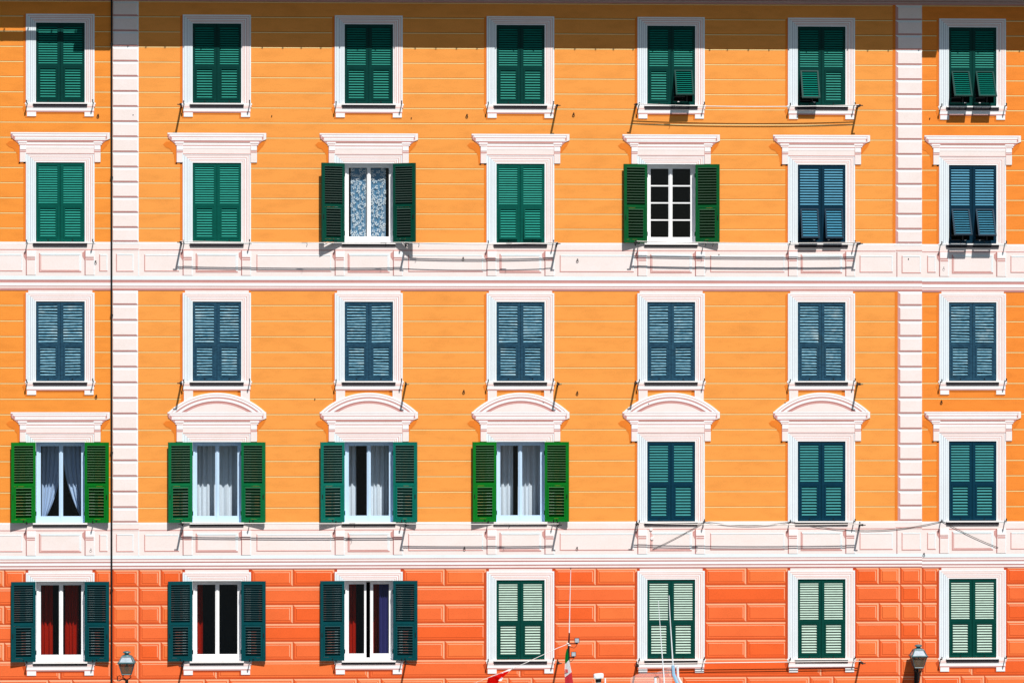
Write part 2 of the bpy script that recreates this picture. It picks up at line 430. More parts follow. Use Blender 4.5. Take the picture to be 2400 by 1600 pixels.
# ---------------- quoin strips (belong to the middle house)
mid = BUILD[1]
for left in (True, False):
    qn = MB()
    for js, u0, u1, vt, vb in ((JA, 265.5, 325, -60, 569), (JB, 267, 323.5, 682, 1222)):
        if not left: u0, u1 = (2099, 2157.5) if vt < 0 else (2104, 2160)
        x0, x1 = Xf(u0), Xf(u1)
        if left: x0 = XL+.002
        else: x1 = XR-.002
        qn.slab(x0, x1, Zf(vb), Zf(vt), 2, 'cream')
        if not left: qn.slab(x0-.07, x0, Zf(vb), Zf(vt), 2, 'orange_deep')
        ed = [vt]+[j for j in js if vt < j < vb]+[vb]
        for k in range(len(ed)-1):
            v0, v1 = ed[k]+.8, ed[k+1]-.8
            if v1-v0 < 8: continue
            z1, z0 = Zf(v0), Zf(v1); c = .045; yo, yq = -.006, -.016
            lm, rm = ('pink', 'cool') if left else ('rose', 'cream')
            cl = .015 if left else .06
            o = [(x0, z0), (x1, z0), (x1, z1), (x0, z1)]; cr = .04 if left else .012
            q = [(x0+cl, z0+.035), (x1-cr, z0+.035), (x1-cr, z1-c), (x0+cl, z1-c)]
            for kk, mt in enumerate(('rose', rm, 'cool', lm)):
                k2 = (kk+1) % 4
                qn.face([(o[kk][0], yo, o[kk][1]), (o[k2][0], yo, o[k2][1]), (q[k2][0], yq, q[k2][1]), (q[kk][0], yq, q[kk][1])], mt)
            qn.face([(p[0], yq, p[1]) for p in q], 'cream')
            qn.face([(x0, -.0185, z0), (x1, -.0185, z0), (x1-.02, -.0185, z0+.012), (x0+.02, -.0185, z0+.012)], 'rose_dark')
    part(qn, 'quoin_strip', mid)
# ---------------- crowning cornice, eaves, gutters, roof
EAVE = 1.0
SLOPE = None
SUN_EL, SUN_AZ = R(54.5), R(16.5)
DROP = math.tan(SUN_EL)/math.cos(SUN_AZ); SIDE = math.tan(SUN_AZ)
for i, bd in enumerate(BUILD):
    a, b = bd['a'], bd['b']
    co = MB()
    base = Zf(7.5)
    for z0, z1, pr, mt in ((0, .035, .03, 'rose'), (.035, .07, .05, 'cornice'), (.07, .085, .045, 'rose_dark'), (.085, .16, .08, 'cornice'), (.16, .175, .075, 'rose_dark'), (.175, .30, .13, 'cornice'), (.30, .60, .18, 'cornice')):
        co.box(a, b-.002, -pr, .02, base+z0, base+z1, mt)
    part(co, 'cornice', bd)
    ev = MB(); gt = MB()
    d = 1.0
    zs = Zf(114.2)+DROP*d
    aa, bb = (a, b-.002)
    if i == 0:
        # left house: shorter boarded eave, then a light gap, then the gutter; lower return piece by the downpipe
        x1 = XL-.002
        zf = Zf(101)
        ev.box(a, x1, -.86, .02, Zf(72)+DROP*.86, Zf(72)+DROP*.86+.10, 'eave')
        zg = Zf(102)+DROP*1.0
        for x in [a+.55*k for k in range(int((x1-a)/.55))]: gt.box(x, x+.03, -1.0, -.8, zg-.02, zg, 'gutter')
        gt.box(a, x1, -1.005, -.915, zg, zg+.10, 'gutter')
        zp = Zf(124)+DROP*1.02
        ev.box(Xf(172)+SIDE*1.02, XL+SIDE*.8, -1.02, -.02, zp, zp+.10, 'eave')
    else:
        ev.box(aa, bb, -d+.02, .02, zs+.01, zs+.12, 'eave')
        gt.box(aa, bb, -d, -d+.10, zs, zs+.11, 'gutter')
        x = aa+.2; rr = random.Random(3+i)
        while x < bb-.1:
            gt.box(x, x+.025, -d-.004, -d+.04, zs-.035, zs, 'gutter'); x += .44+rr.uniform(-.03, .06)
        if i == 2:
            dd = 1.28; zp = Zf(131.5)+DROP*dd
            ev.box(XR+SIDE*dd-.01, Xf(2193)+SIDE*dd, -dd, -.02, zp, zp+.10, 'eave')
    part(ev, 'eave', bd); part(gt, 'gutter', bd)
    rf = MB()
    rf.hexa([(a, -.5, zs+.14), (b-.002, -.5, zs+.14), (b-.002, 7, zs+2.8), (a, 7, zs+2.8), (a, -.5, zs+.2), (b-.002, -.5, zs+.2), (b-.002, 7, zs+2.9), (a, 7, zs+2.9)], 'roof')
    part(rf, 'roof', bd)

# ------------------------------------------------------------------ shutters
SH = {}
def shutter(side, H, mat, flap=0.0, nu=16, nl=11, jit=0.0, seed=0, closed=True):
    key = (side, round(H, 3), mat, closed, flap, nu, nl, jit, seed)
    if key in SH: return SH[key]
    rnd = random.Random(seed*7+(1 if side > 0 else 2))
    mb = MB(); sm = mat+'_slat'
    W = HW-.003; st = .058; T = .02
    zt, zm1, zm0, zb = H-.075, H-.955, H-1.02, .075
    mb.box(0, st, -T, T, 0, H, mat); mb.box(W-.066, W, -T, T, 0, H, mat)
    mb.box(st, W-.066, -T, T, zt, H, mat); mb.box(st, W-.066, -T, T, zm0, zm1, mat); mb.box(st, W-.066, -T, T, 0, zb, mat)
    if mat != 'worn': mb.box(W-.012, W+.006, -T-.008, -T, 0, H, mat)
    def slats(x0, x1, z0, z1, n, f=None):
        p = (z1-z0)/n
        for k in range(n):
            zc = z0+(k+.5)*p
            al = R(54)+(rnd.uniform(-1, 1)*jit*.5 if jit else 0); hl = (.0212 if closed else .0305)*(p/.0545)
            tw = rnd.uniform(-1, 1)*jit*.02
            dy, dz = math.cos(al)*hl, math.sin(al)*hl
            th_ = .004 if closed else .005
            ny, nz = -math.sin(al)*th_, math.cos(al)*th_
            c = []
            for x, o in ((x0, -tw), (x1, tw)):
                c.append([(x, -dy+ny, zc-dz+nz+o), (x, -dy-ny, zc-dz-nz+o), (x, dy-ny, zc+dz-nz+o), (x, dy+ny, zc+dz+nz+o)])
            pts = c[0]+c[1]
            if f: pts = [f(q) for q in pts]
            mb.hexa(pts, sm, None if closed else mat+'_edge')  # open leaves get the painted-in sunlit edge
    slats(st, W-.066, zm1, zt, nu)
    # tilting lower flap: its own frame and slats, hinged along its top edge
    fx0, fx1, fz0, fz1 = st+.004, W-.07, zb+.004, zm0-.004
    b0 = len(mb.v); e = .036; yo, yi = -T-.006, T-.006
    if flap == 0: pass
    mb.box(fx0, fx0+e, yo, yi, fz0, fz1, mat); mb.box(fx1-e, fx1, yo, yi, fz0, fz1, mat)
    mb.box(fx0+e, fx1-e, yo, yi, fz1-e, fz1, mat); mb.box(fx0+e, fx1-e, yo, yi, fz0, fz0+e, mat)
    slats(fx0+e, fx1-e, fz0+e, fz1-e, nl)
    if flap:
        ca, sa = math.cos(R(flap)), math.sin(R(flap))
        for k in range(b0, len(mb.v)):
            x, y, z = mb.v[k]; y0, z0 = yo, fz1
            dy, dz = y-y0, z-z0
            mb.v[k] = (x, y0+dy*ca+dz*sa, z0+dz*ca-dy*sa)      # lower edge swings outwards (-y)
        if flap > 10:   # stay rod
            mb.tube([(W*.55, 0, zb+.03), (W*.55, -math.sin(R(flap))*.6, fz1-.55)], .006, 'iron', 5)
            mb.box(W*.66, W*.66+.045, -T-.004, -T, .068, .085, 'sash_white')
    # hinges, knob
    for z in (.16, H-.31):
        mb.box(-.022, .012, -T-.012, -T+.004, z, z+.10, 'iron')
    mb.box(W*.5-.012, W*.5+.012, -T-.012, -T, .03, .055, 'iron')
    mb.box(W*.5-.015, W*.5+.015, T, T+.012, .03, .055, 'iron')
    mb.box(W-.045, W-.03, T, T+.02, H*.30, H*.30+.09, 'iron')
    if side > 0:
        mb.v = [(-x, y, z) for x, y, z in mb.v]
    me = mb.mesh('shutter'); SH[key] = me
    return me

# ------------------------------------------------------------------ shared small meshes
pg = MB()
pg.tube([(0, 0, 0), (0, -.18, 0), (0, -.20, .012), (0, -.20, .05)], .013, 'iron', 6)
pg.lathe([(.0, -.012), (.016, -.006), (.016, .006), (0, .012)], (0, -.20, .052), 'iron', 6)
PEG = pg.mesh('iron_peg')
sl = MB(); sl.box(-.63, .63, -.055, .01, -.032, 0, 'stone'); sl.box(-.622, .622, -.036, .01, -.095, -.032, 'slate'); sl.box(-HW, HW, .01, .10, -.03, -.002, 'stone'); SILL = sl.mesh('sill')  # dark lower box carries the lip's shadow as colour
sl = MB(); sl.box(-.63, .63, -.06, .01, -.04, 0, 'stone'); sl.box(-.622, .622, -.036, .01, -.085, -.04, 'slate'); sl.box(-HW, HW, .01, .16, -.045, -.002, 'sash_white'); SILLO = sl.mesh('sill')  # same painted shadow box below the open window's lip

def arcpts(r, cz, zclip, n=28, rev=False):
    th = math.acos(min(1, max(-1, (zclip-cz)/r)))
    p = [(r*math.sin(-th+2*th*k/n), cz+r*math.cos(-th+2*th*k/n)) for k in range(n+1)]
    return p[::-1] if rev else p

def painted_frame(mb, vt, vb, zo, ext=None):
    """nested architrave bands: left legs cool white, top and right legs lined in rose"""
    px = lambda q: q*K
    z = lambda v: Zf(v)-zo
    ow = 79; ih = HW/K; topv = vt
    tw = ih - 0
    full = ow-ih; tf = 20.5
    cuts = [0, .16, .21, .40, .47, .61, .66, .80, .85, 1.0]
    for k in range(len(cuts)-1):
        a, b = cuts[k], cuts[k+1]
        xo, xi = px(ow-full*a), px(ow-full*b)
        zo_, zi = z(topv-tf*(1-a)), z(topv-tf*(1-b))
        zb = z(vb)
        line = k % 2 == 1
        ml = 'grey_line' if line else 'cool'
        mt = 'blush' if line else ('white' if k in (0, 4, 8) else 'pink')
        mr = 'blush' if line else ('cool' if k == 0 else ('white' if k in (4, 8) else 'pink'))
        lv = 5
        mb.poly([(-xo, zb), (-xi, zb), (-xi, zi), (-xo, zo_)], lv, ml)
        mb.poly([(-xo, zo_), (-xi, zi), (xi, zi), (xo, zo_)], lv, mt)
        mb.poly([(xi, zb), (xo, zb), (xo, zo_), (xi, zi)], lv, mr)
    mb.poly([(-px(ow+6.5), z(vb)), (-px(ow), z(vb)), (-px(ow), z(topv-tf)), (-px(ow+6.5), z(topv-tf+4))], 2, 'orange_deep' if vt < 1300 else 'red_dark')  # the mural's painted shadow along the left of the frame
    mb.slab(-px(ow+1.2), -px(ow), z(vb), z(topv-tf), 5, 'rose')
def painted_sill(mb, v, zo, low, shadem, legs=False):
    px = lambda q: q*K
    z = lambda q: Zf(q)-zo
    def s(x0, x1, v0, v1, lv, m): mb.slab(px(x0), px(x1), z(v1), z(v0), lv, m)
    s(-81.5, 81.5, v, v+4, 6, 'white')
    s(-80, 80, v+4, v+10, 6, 'cream'); s(-80, -62, v+8.6, v+10, 7, 'rose'); s(62, 80, v+8.6, v+10, 7, 'rose')
    s(-78, 78, v+10, v+19, 6, 'white'); s(-78, 78, v+10, v+12.5, 7, 'pink'); s(-78, 78, v+19, v+22, 6, 'rose')
    s(-58, 58, v+22, v+26, 2, shadem)
    mb.poly([(-px(88), z(v+12)), (-px(80), z(v+4)), (-px(80), z(v+32)), (-px(84), z(v+22))], 2, shadem)
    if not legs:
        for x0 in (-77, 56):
            s(x0, x0+21, v+22, v+32, 6, 'white'); s(x0-4, x0+19, v+25, v+35, 2, shadem)
    else:
        for x0 in (-76.5, 55.5):
            s(x0, x0+21, v+22, v+88, 4, 'cream'); s(x0, x0+2, v+22, v+88, 5, 'cool')
        s(-83, -76.5, v+26, v+80, 2, shadem); s(48, 55.5, v+24, v+50, 2, shadem)
def painted_head(zo, v, arc):
    """painted cornice on brackets (v = its top line), optional segmental pediment"""
    mb = MB(); px = lambda q: q*K; z = lambda q: Zf(v+q)-zo
    def s(x0, x1, v0, v1, lv, m): mb.slab(px(x0), px(x1), z(v1), z(v0), lv, m)
    # cornice mouldings with returned ends
    mb.poly([(-px(114.5), z(0)), (px(114.5), z(0)), (px(114.5), z(4)), (px(111), z(14)), (px(104), z(20)), (px(97), z(26)), (-px(97), z(26)), (-px(104), z(20)), (-px(111), z(14)), (-px(114.5), z(8))][::-1], 6, 'rose')
    s(-114.5, 114.5, 0, 3.2, 7, 'white'); s(-110, 110, 4.2, 8.6, 7, 'white'); s(-112, 112, 3.2, 4.2, 7, 'rose_dark')
    s(-106, 106, 8.6, 10.6, 7, 'rose'); s(-104.5, 104.5, 10.6, 17.6, 7, 'white'); s(-104.5, 104.5, 13.2, 14.6, 8, 'pink'); s(-104.5, 104.5, 17.6, 19.4, 7, 'rose_dark')
    s(-98, 98, 19.4, 23, 7, 'rose'); 
    mb.poly([(px(110), z(3.4)), (px(114.5), z(0)), (px(114.5), z(15)), (px(105), z(18.5))][::-1], 8, 'pink')
    s(112.6, 114.5, 0, 15, 9, 'cool'); s(107, 108, 5, 16, 9, 'rose_dark'); s(-113, -112, 4, 14, 9, 'rose_dark'); s(-108.5, -107.6, 7, 17, 9, 'rose_dark')
    # frieze
    s(-80, 80, 22, 50.5, 6, 'cream'); s(-80, 80, 22, 25, 7, 'pink'); s(-80, 80, 25, 28.4, 7, 'white'); s(-80, 80, 28.4, 30.8, 7, 'rose'); s(-80, 80, 30.8, 34.5, 7, 'white'); s(-80, 80, 34.5, 37, 7, 'pink'); s(-80, 80, 48.4, 50, 7, 'rose')
    # brackets
    for sg in (-1, 1):
        o, i_ = (97.5, 77) ; 
        l, r = (-o, -i_) if sg < 0 else (i_, o)
        s(l, r, 20.5, 25, 8, 'white'); s(l+1.5, r-1.5, 25, 29, 8, 'pink'); s(l+1, r-1, 24.2, 25.2, 9, 'rose_dark'); s(l+3, r-3, 28.6, 29.6, 9, 'rose_dark')
        l, r = (-93, -79) if sg < 0 else (79, 93)
        s(l, r, 29.4, 69, 8, 'cream'); s(l, r, 30, 40, 9, 'white'); s(l, r, 40, 41.4, 9, 'rose_dark'); s(l, r, 43, 46, 9, 'rose'); s(l-.8, l, 29.4, 69, 9, 'rose'); s(r-1.6, r, 46, 68, 9, 'cool')
    # shade pigment on the ashlar beside the brackets
    P = lambda q: [(px(x), z(y)) for x, y in q]
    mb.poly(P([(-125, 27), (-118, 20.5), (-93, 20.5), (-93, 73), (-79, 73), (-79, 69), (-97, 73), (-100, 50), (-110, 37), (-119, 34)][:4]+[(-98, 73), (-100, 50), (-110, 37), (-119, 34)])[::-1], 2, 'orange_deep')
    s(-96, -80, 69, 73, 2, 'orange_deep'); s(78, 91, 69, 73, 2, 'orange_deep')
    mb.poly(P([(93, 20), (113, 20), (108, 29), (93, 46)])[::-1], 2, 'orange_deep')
    if arc:
        rr = 163*K; cz = z(-45)-rr; zc = z(0)
        rings = [(0, 4.5, 'white'), (4.5, 5.8, 'rose'), (5.8, 10, 'white'), (10, 11.2, 'rose_dark'), (11.2, 13.5, 'rose'), (13.5, 19, 'white'), (19, 22, 'rose_dark'), (22, 25.5, 'rose'), (25.5, 27, 'pink')]
        for d0, d1, m in rings:
            A = arcpts(rr-d0*K, cz, zc); B = arcpts(rr-d1*K, cz, zc, rev=True)
            # quads keep every ring face simple
            n = len(A)-1
            for k in range(n):
                q = [A[k], A[k+1], B[n-k-1], B[n-k]]
                mb.poly(q[::-1], 7, m)
        A = arcpts(rr-27*K, cz, zc)
        mb.poly(A[::-1], 7, 'cream')
    return mb

def sash(kind, mat):
    mb = MB(); y0, y1 = .115, .165; H_ = None
    return mb
def curtain(x0, x1, z0, z1, y, folds, amp, mat, inner=None, seed=1, thick=False):
    rnd = random.Random(seed); nx, nz = folds*7, 14; mb = MB(); i = mb.mi(mat)
    ph = [rnd.uniform(0, 6.28) for _ in range(4)]
    for b in range(nz+1):
        t = b/nz
        for a_ in range(nx+1):
            s = a_/nx
            l, r = x0, x1
            if inner: l, r = inner(t)
            s2 = s+.25/folds*math.sin(2*math.pi*s*folds*.37+ph[0])*.5
            x = l+(r-l)*min(1, max(0, s2))
            yy = y+amp*math.sin(2*math.pi*folds*s+ph[1]+.3*math.sin(3*t))*(.7+.3*t)+amp*.4*math.sin(2*math.pi*folds*2.3*s+ph[2])
            mb.v.append((x, yy, z0+(z1-z0)*(1-t)))
    for b in range(nz):
        for a_ in range(nx):
            k = b*(nx+1)+a_
            mb.f.append([k, k+1, k+nx+2, k+nx+1]); mb.m.append(i)
    return mb
def lace(mb, x0, x1, z0, z1, y, seed):
    rnd = random.Random(seed)
    n = int((x1-x0)*(z1-z0)*150)
    pts = []
    for _ in range(n*12):
        p = (rnd.uniform(x0+.02, x1-.02), rnd.uniform(z0+.02, z1-.02))
        if all((p[0]-q[0])**2+(p[1]-q[1])**2 > .0078 for q in pts): pts.append(p)
        if len(pts) >= n: break
    for cx, cz in pts:
        rot = rnd.uniform(0, 6.28); k = rnd.choice((4, 5, 6))
        for j in range(k):
            a = rot+2*math.pi*j/k*.85; l = rnd.uniform(.045, .068); w = l*.25
            dx, dz = math.cos(a), math.sin(a)
            o = .008
            q = [(o, 0), (l*.5, w), (l, 0), (l*.5, -w)]
            P = [(cx+dx*p-dz*s, y-.014, cz+dz*p+dx*s) for p, s in q]
            P = [(min(x1, max(x0, x)), yy, zz) for x, yy, zz in P]
            mb.face(P, 'lace')
    for _ in range(7):
        x = rnd.uniform(x0, x1); mb.face([(x, y-.012, z0), (x+.003, y-.012, z0), (x+.003, y-.012, z1), (x, y-.012, z1)], 'lace')

ROWN = ['top row', 'second row', 'middle row', 'fourth row', 'bottom row']
COLN = ['first', 'second', 'third', 'fourth', 'fifth', 'sixth', 'seventh']
# state of every window: shutter paint, opened?, opening angles, flaps
def spec(r, c):
    if r == 0: return dict(mat='green', flap={4: (0, 34), 5: (26, 0), 6: (34, 34)}.get(c, (0, 0)))
    if r == 1:
        if c == 2: return dict(mat='pine', open=(21, 25), sash='sash_white', style='lace')
        if c == 4: return dict(mat='leaf', open=(10, 9), sash='sash_white', style='grid', nu=14, nl=10)
        if c in (5, 6): return dict(mat='steel', flap=(19, 17) if c == 5 else (32, 30), nu=14, nl=10)
        return dict(mat='green_fresh', flap=(4, 4) if c == 3 else (0, 0))
    if r == 2: return dict(mat='worn', nu=13, nl=10, jit=.35, seed=c)
    if r == 3:
        if c == 0: return dict(mat='grass', open=(11, 9), sash='sash_blue', style='tied', nu=15, nl=10)
        if c == 1: return dict(mat='emerald', open=(10, 9), sash='sash_blue', style='sheer', nu=15, nl=10)
        if c == 2: return dict(mat='seagreen', open=(10, 10), sash='sash_blue', style='parted', nu=15, nl=10)
        if c == 3: return dict(mat='grass', open=(10, 10), sash='sash_blue', style='drawn', nu=15, nl=10)
        return dict(mat='petrol', nu=14, nl=10)
    if c < 3: return dict(mat='teal', open=(6, 5) if c == 0 else (5, 5), sash='sash_white', style=('red_pair', 'dark_red', 'ajar')[c], nu=17, nl=11)
    return dict(mat='bottle')
WLAB = {(1, 2): 'window with open dark green shutters and leaf-patterned lace curtains', (1, 4): 'window with open green shutters and eight small white-framed panes',
        (3, 0): 'window with open grass green shutters and tied-back slate blue curtains', (3, 1): 'window with open emerald shutters and closed sheer curtains',
        (3, 2): 'window with open sea green shutters, dark gap left of the curtain', (3, 3): 'window with open grass green shutters and pale drawn curtains',
        (4, 0): 'window with open teal shutters and red curtains in both panes', (4, 1): 'window with open teal shutters and dark panes', (4, 2): 'window with open teal shutters, white sash ajar',
        (0, 4): 'green shuttered window with its right lower flap propped open', (0, 5): 'green shuttered window with its left lower flap propped open', (0, 6): 'green shuttered window with both lower flaps propped open',
        (1, 5): 'blue shuttered window with both flaps slightly propped', (1, 6): 'blue shuttered window with both flaps propped wide'}
for bd in BUILD:
    ox = bd['root'].location.x
    for c in bd['cols']:
        for r in range(5):
            S = spec(r, c); rw = ROW[r]; H = rw['H']; zo = rw['zb']; op = 'open' in S
            # ---- the window part: reveal, room behind and painted architrave (local: origin = middle of the opening's foot)
            w = MB(); D = .30
            rm = 'reveal' if op else 'dark'
            rf_ = S.get('sash', 'reveal') if S.get('sash') == 'sash_blue' else rm
            y1 = .145 if op else .06
            if not op: rf_ = 'dark'
            for p in ([(-HW, 0, 0), (-HW, y1, 0), (-HW, y1, H), (-HW, 0, H)], [(HW, 0, 0), (HW, y1, 0), (HW, y1, H), (HW, 0, H)], [(-HW, 0, H), (HW, 0, H), (HW, y1, H), (-HW, y1, H)], [(-HW, 0, 0), (HW, 0, 0), (HW, y1, 0), (-HW, y1, 0)]):
                w.face(p, rf_)
            bx = .85 if op else HW; bz0 = -.25 if op else 0; bz1 = H+.3 if op else H; by = 1.3 if op else .32
            if op:   # inner wall face around the opening, then the dark room
                for (x0, x1, z0, z1) in ((-bx, -HW, bz0, bz1), (HW, bx, bz0, bz1), (-HW, HW, H, bz1), (-HW, HW, bz0, 0)):
                    w.face([(x0, y1+.06, z0), (x1, y1+.06, z0), (x1, y1+.06, z1), (x0, y1+.06, z1)], 'dark')
            ys = y1+.06 if op else y1
            for p in ([(-bx, ys, bz0), (-bx, by, bz0), (-bx, by, bz1), (-bx, ys, bz1)], [(bx, ys, bz0), (bx, by, bz0), (bx, by, bz1), (bx, ys, bz1)], [(-bx, ys, bz1), (bx, ys, bz1), (bx, by, bz1), (-bx, by, bz1)],
                      [(-bx, ys, bz0), (bx, ys, bz0), (bx, by, bz0), (-bx, by, bz0)], [(-bx, by, bz0), (bx, by, bz0), (bx, by, bz1), (-bx, by, bz1)]):
                w.face(p, 'dark')
            shadem = 'red_dark' if r == 4 else 'orange_deep'  # darker pigment for the mural's painted shadows round the sill
            painted_frame(w, rw['t'], rw['b'], zo)
            px = lambda q: q*K
            if r in (2, 4):
                v = rw['t']-20.5
                w.slab(-px(74), px(74), Zf(v)-zo, Zf(v-5.5)-zo, 4, 'cream')
                w.slab(-px(79), -px(74), Zf(v)-zo, Zf(v-5)-zo, 2, shadem); w.slab(px(74), px(79), Zf(v)-zo, Zf(v-5)-zo, 2, shadem)
            if r in (0, 2, 4): painted_sill(w, rw['b'], zo, 0, shadem, legs=(r == 2 and c in range(1, 6)))
            else: w.slab(-px(81), px(81), Zf(rw['b']+3.5)-zo, 0, 6, 'white')
            wo = w.build('window', bd['root'], loc=(CX[c]-ox, 0, zo), label=WLAB.get((r, c)))
            # ---- pediment
            if r in (1, 3):
                arc = (r == 3 and 0 < c < 6)
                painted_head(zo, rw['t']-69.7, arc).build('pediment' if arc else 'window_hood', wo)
            # ---- sill and iron pegs
            put('sill', SILLO if op else SILL, wo)
            for sg in (-1, 1): put('iron_peg', PEG, wo, loc=(sg*.765, 0, -.02+(.02 if sg > 0 else 0)))
            # ---- shutters
            args = dict(closed=not op, nu=S.get('nu', 16), nl=S.get('nl', 11), jit=S.get('jit', 0), seed=S.get('seed', 0))
            fl = S.get('flap', (0, 0)); rn = random.Random(r*10+c)
            for k, sg in enumerate((-1, 1)):
                me = shutter(sg, H-.008, S['mat'], fl[k], **args)
                if op:
                    th = R(180-S['open'][k])
                    put('shutter', me, wo, loc=(sg*(HW+.004), -.03, .004), rot=(0, 0, -th if sg < 0 else th))
                else:
                    put('shutter', me, wo, loc=(sg*HW, .028, .004), rot=(0, 0, 0), label='shutter with lower flap propped open' if fl[k] > 10 else None)
            # ---- sash, panes, curtains
            if op:
                st = S['style']; sm = S['sash']; sh = MB(); y0, y1 = .145, .195; e = .05; bt = .115; m0, m1 = -.045, .045
                sh.box(-HW, -HW+e, y0, y1, 0, H, sm); sh.box(HW-e, HW, y0, y1, 0, H, sm); sh.box(-HW+e, HW-e, y0, y1, 0, .05, sm); sh.box(-HW+e, HW-e, y0, y1, H-.045, H, sm)
                def leaf(x0, x1, i0, i1, yy=0.0):
                    sh.box(x0, x0+i0, y0+.012+yy, y1+.01+yy, .05, H-.045, sm); sh.box(x1-i1, x1, y0+.012+yy, y1+.01+yy, .05, H-.045, sm)
                    sh.box(x0+i0, x1-i1, y0+.012+yy, y1+.01+yy, .05, bt+.03, sm); sh.box(x0+i0, x1-i1, y0+.012+yy, y1+.01+yy, H-.095, H-.045, sm)
                if st == 'ajar':
                    leaf(-HW+e, -.06, .045, .05); leaf(.03, HW-e, .07, .045, .0)
                    panes = [(-HW+e+.045, -.11), (.10, HW-e-.045)]
                else:
                    leaf(-HW+e, -.001, .045, .045); leaf(.001, HW-e, .045, .045)
                    panes = [(-HW+e+.045, -.046), (.046, HW-e-.045)]
                    sh.box(-.02, .02, y0-.004, y0+.012, .05, H-.045, sm)
                if st == 'grid':
                    for x0, x1 in panes:
                        for k in (1, 2, 3):
                            z = bt+.03+(H-.095-bt-.03)*k/4
                            sh.box(x0, x1, y0+.02, y1, z-.016, z+.016, sm)
                sh.build('sash_frame', wo)
                for x0, x1 in panes:
                    g = MB(); g.face([(x0-.002, .18, bt+.028), (x1+.002, .18, bt+.028), (x1+.002, .18, H-.093), (x0-.002, .18, H-.093)], 'glass'); g.build('glass_pane', wo)
                zl, zh = .06, H-.03
                cur = []
                if st == 'lace':
                    for k, (x0, x1) in enumerate(((-.43, -.055), (.05, .40))):
                        cb = curtain(x0, x1, .13, H-.10, .25, 5, .008, 'net', seed=k+1)
                        lace(cb, x0, x1, .13, H-.10, .238, k+11); cb.build('lace_curtain', wo)
                elif st == 'tied':
                    hgt = lambda t: .03+.40*(1-t)**1.5
                    cur = [(0, 0, 5, .035, 'bluecurtain', lambda t: (-.50, -.50+.09+.42*(1-t**2.2))), (0, 0, 5, .035, 'bluecurtain', lambda t: ((.52-.10-.44*(1-t**2.2)), .52))]
                elif st == 'sheer': cur = [(-.52, -.01, 4, .03, 'sheer', None), (-.02, .53, 4, .03, 'sheer', None)]
                elif st == 'parted': cur = [(-.62, -.30, 3, .03, 'sheer', None), (.03, .56, 5, .03, 'sheer', None)]
                elif st == 'drawn': cur = [(-.54, -.13, 4, .03, 'sheer', None), (-.03, .55, 5, .03, 'sheer', None)]
                elif st == 'red_pair': cur = [(-.60, -.24, 4, .035, 'redcurtain', None), (.04, .36, 4, .035, 'redcurtain', None)]
                elif st == 'dark_red': cur = [(-.56, -.36, 2, .03, 'redcurtain', None)]
                elif st == 'ajar': cur = [(-.55, -.30, 3, .035, 'redcurtain', None), (.10, .26, 2, .02, 'redcurtain', None), (.24, .56, 6, .02, 'lilac', None)]  # lilac sheet close behind the glass is the painted reflection
                for k, (x0, x1, fo, am, mt, fn) in enumerate(cur):
                    curtain(x0, x1, zl, zh, .70 if mt != 'lilac' else -.0+.27, fo, am, mt, fn, seed=r*31+c*7+k).build('curtain', wo, smooth=True)  # the lilac one is no curtain: it is the painted pane reflection
    # end windows

# ------------------------------------------------------------------ small fittings on the walls (parts of the houses)
rg = MB()
def ring(c, r, t, n=10):
    rg.tube([(c[0]+r*math.cos(2*math.pi*k/n), c[1], c[2]+r*math.sin(2*math.pi*k/n)) for k in range(n+1)], t, 'iron', 5)
ring((0, -.012, 0), .026, .006); ring((.006, -.012, .046), .015, .005); rg.tube([(.006, .0, .062), (.006, -.016, .062)], .007, 'iron', 5)
RING = rg.mesh('ring_bolt')
bo = MB(); bo.lathe([(.0, -.02), (.012, -.01), (.012, .01), (0, .02)], (0, -.012, 0), 'iron', 6); BOLT = bo.mesh('wall_bolt')
def onwall(name, me, u, v):
    p = at(u, v); bd = BUILD[0] if p.x < XL else (BUILD[1] if p.x < XR else BUILD[2])
    return put(name, me, bd['root'], loc=(p.x-bd['root'].location.x, 0, p.z))
for u, v in ((229.5, 274), (223.6, 617), (225, 931), (1085, 609), (1094, 274), (1344, 271), (1353, 613), (1086.5, 920), (1352.5, 923), (1088, 1288), (1352, 1287), (2211, 632), (2206, 944), (2165, 1301), (212.5, 1291)):
    onwall('ring_bolt', RING, u, v)
for u, v in ((312, 270), (964, 277), (2129, 607), (2179, 278), (1493, 604), (1685, 597), (1273, 943), (1520, 946), (1840, 943), (637, 272), (738, 935)):
    onwall('wall_bolt', BOLT, u, v)
cp = MB(); cp.lathe([(.04, -.006), (.04, .006)], (0, 0, 0), 'cream', 14); cp.v = [(x, z-.02, y) for x, y, z in cp.v]; CAP = cp.mesh('cover_cap')
cp = MB(); cp.lathe([(.036, -.006), (.040, 0), (.036, .006)], (0, 0, 0), 'pink', 14); cp.v = [(x, z-.024, y) for x, y, z in cp.v]; CAP = cp.mesh('cover_cap')
onwall('cover_cap', CAP, 1525.5, 1239.5); onwall('cover_cap', CAP, 1528, 1261)

# downpipe on the party line
dp = MB(); xp = XL-.02
dp.tube([(xp, -.045, z) for z in (0.2, 6, 12, Zf(-5), Zf(-30))], .020, 'pipe', 8)
for z in (3, 6.2, 9.4, 12.6, 15.8, 18.9): dp.box(xp-.03, xp+.03, -.06, 0, z, z+.03, 'pipe')
dpo = dp.build('downpipe', None, label='thin black downpipe running down the wall left of the cream quoin strip', cat='downpipe')

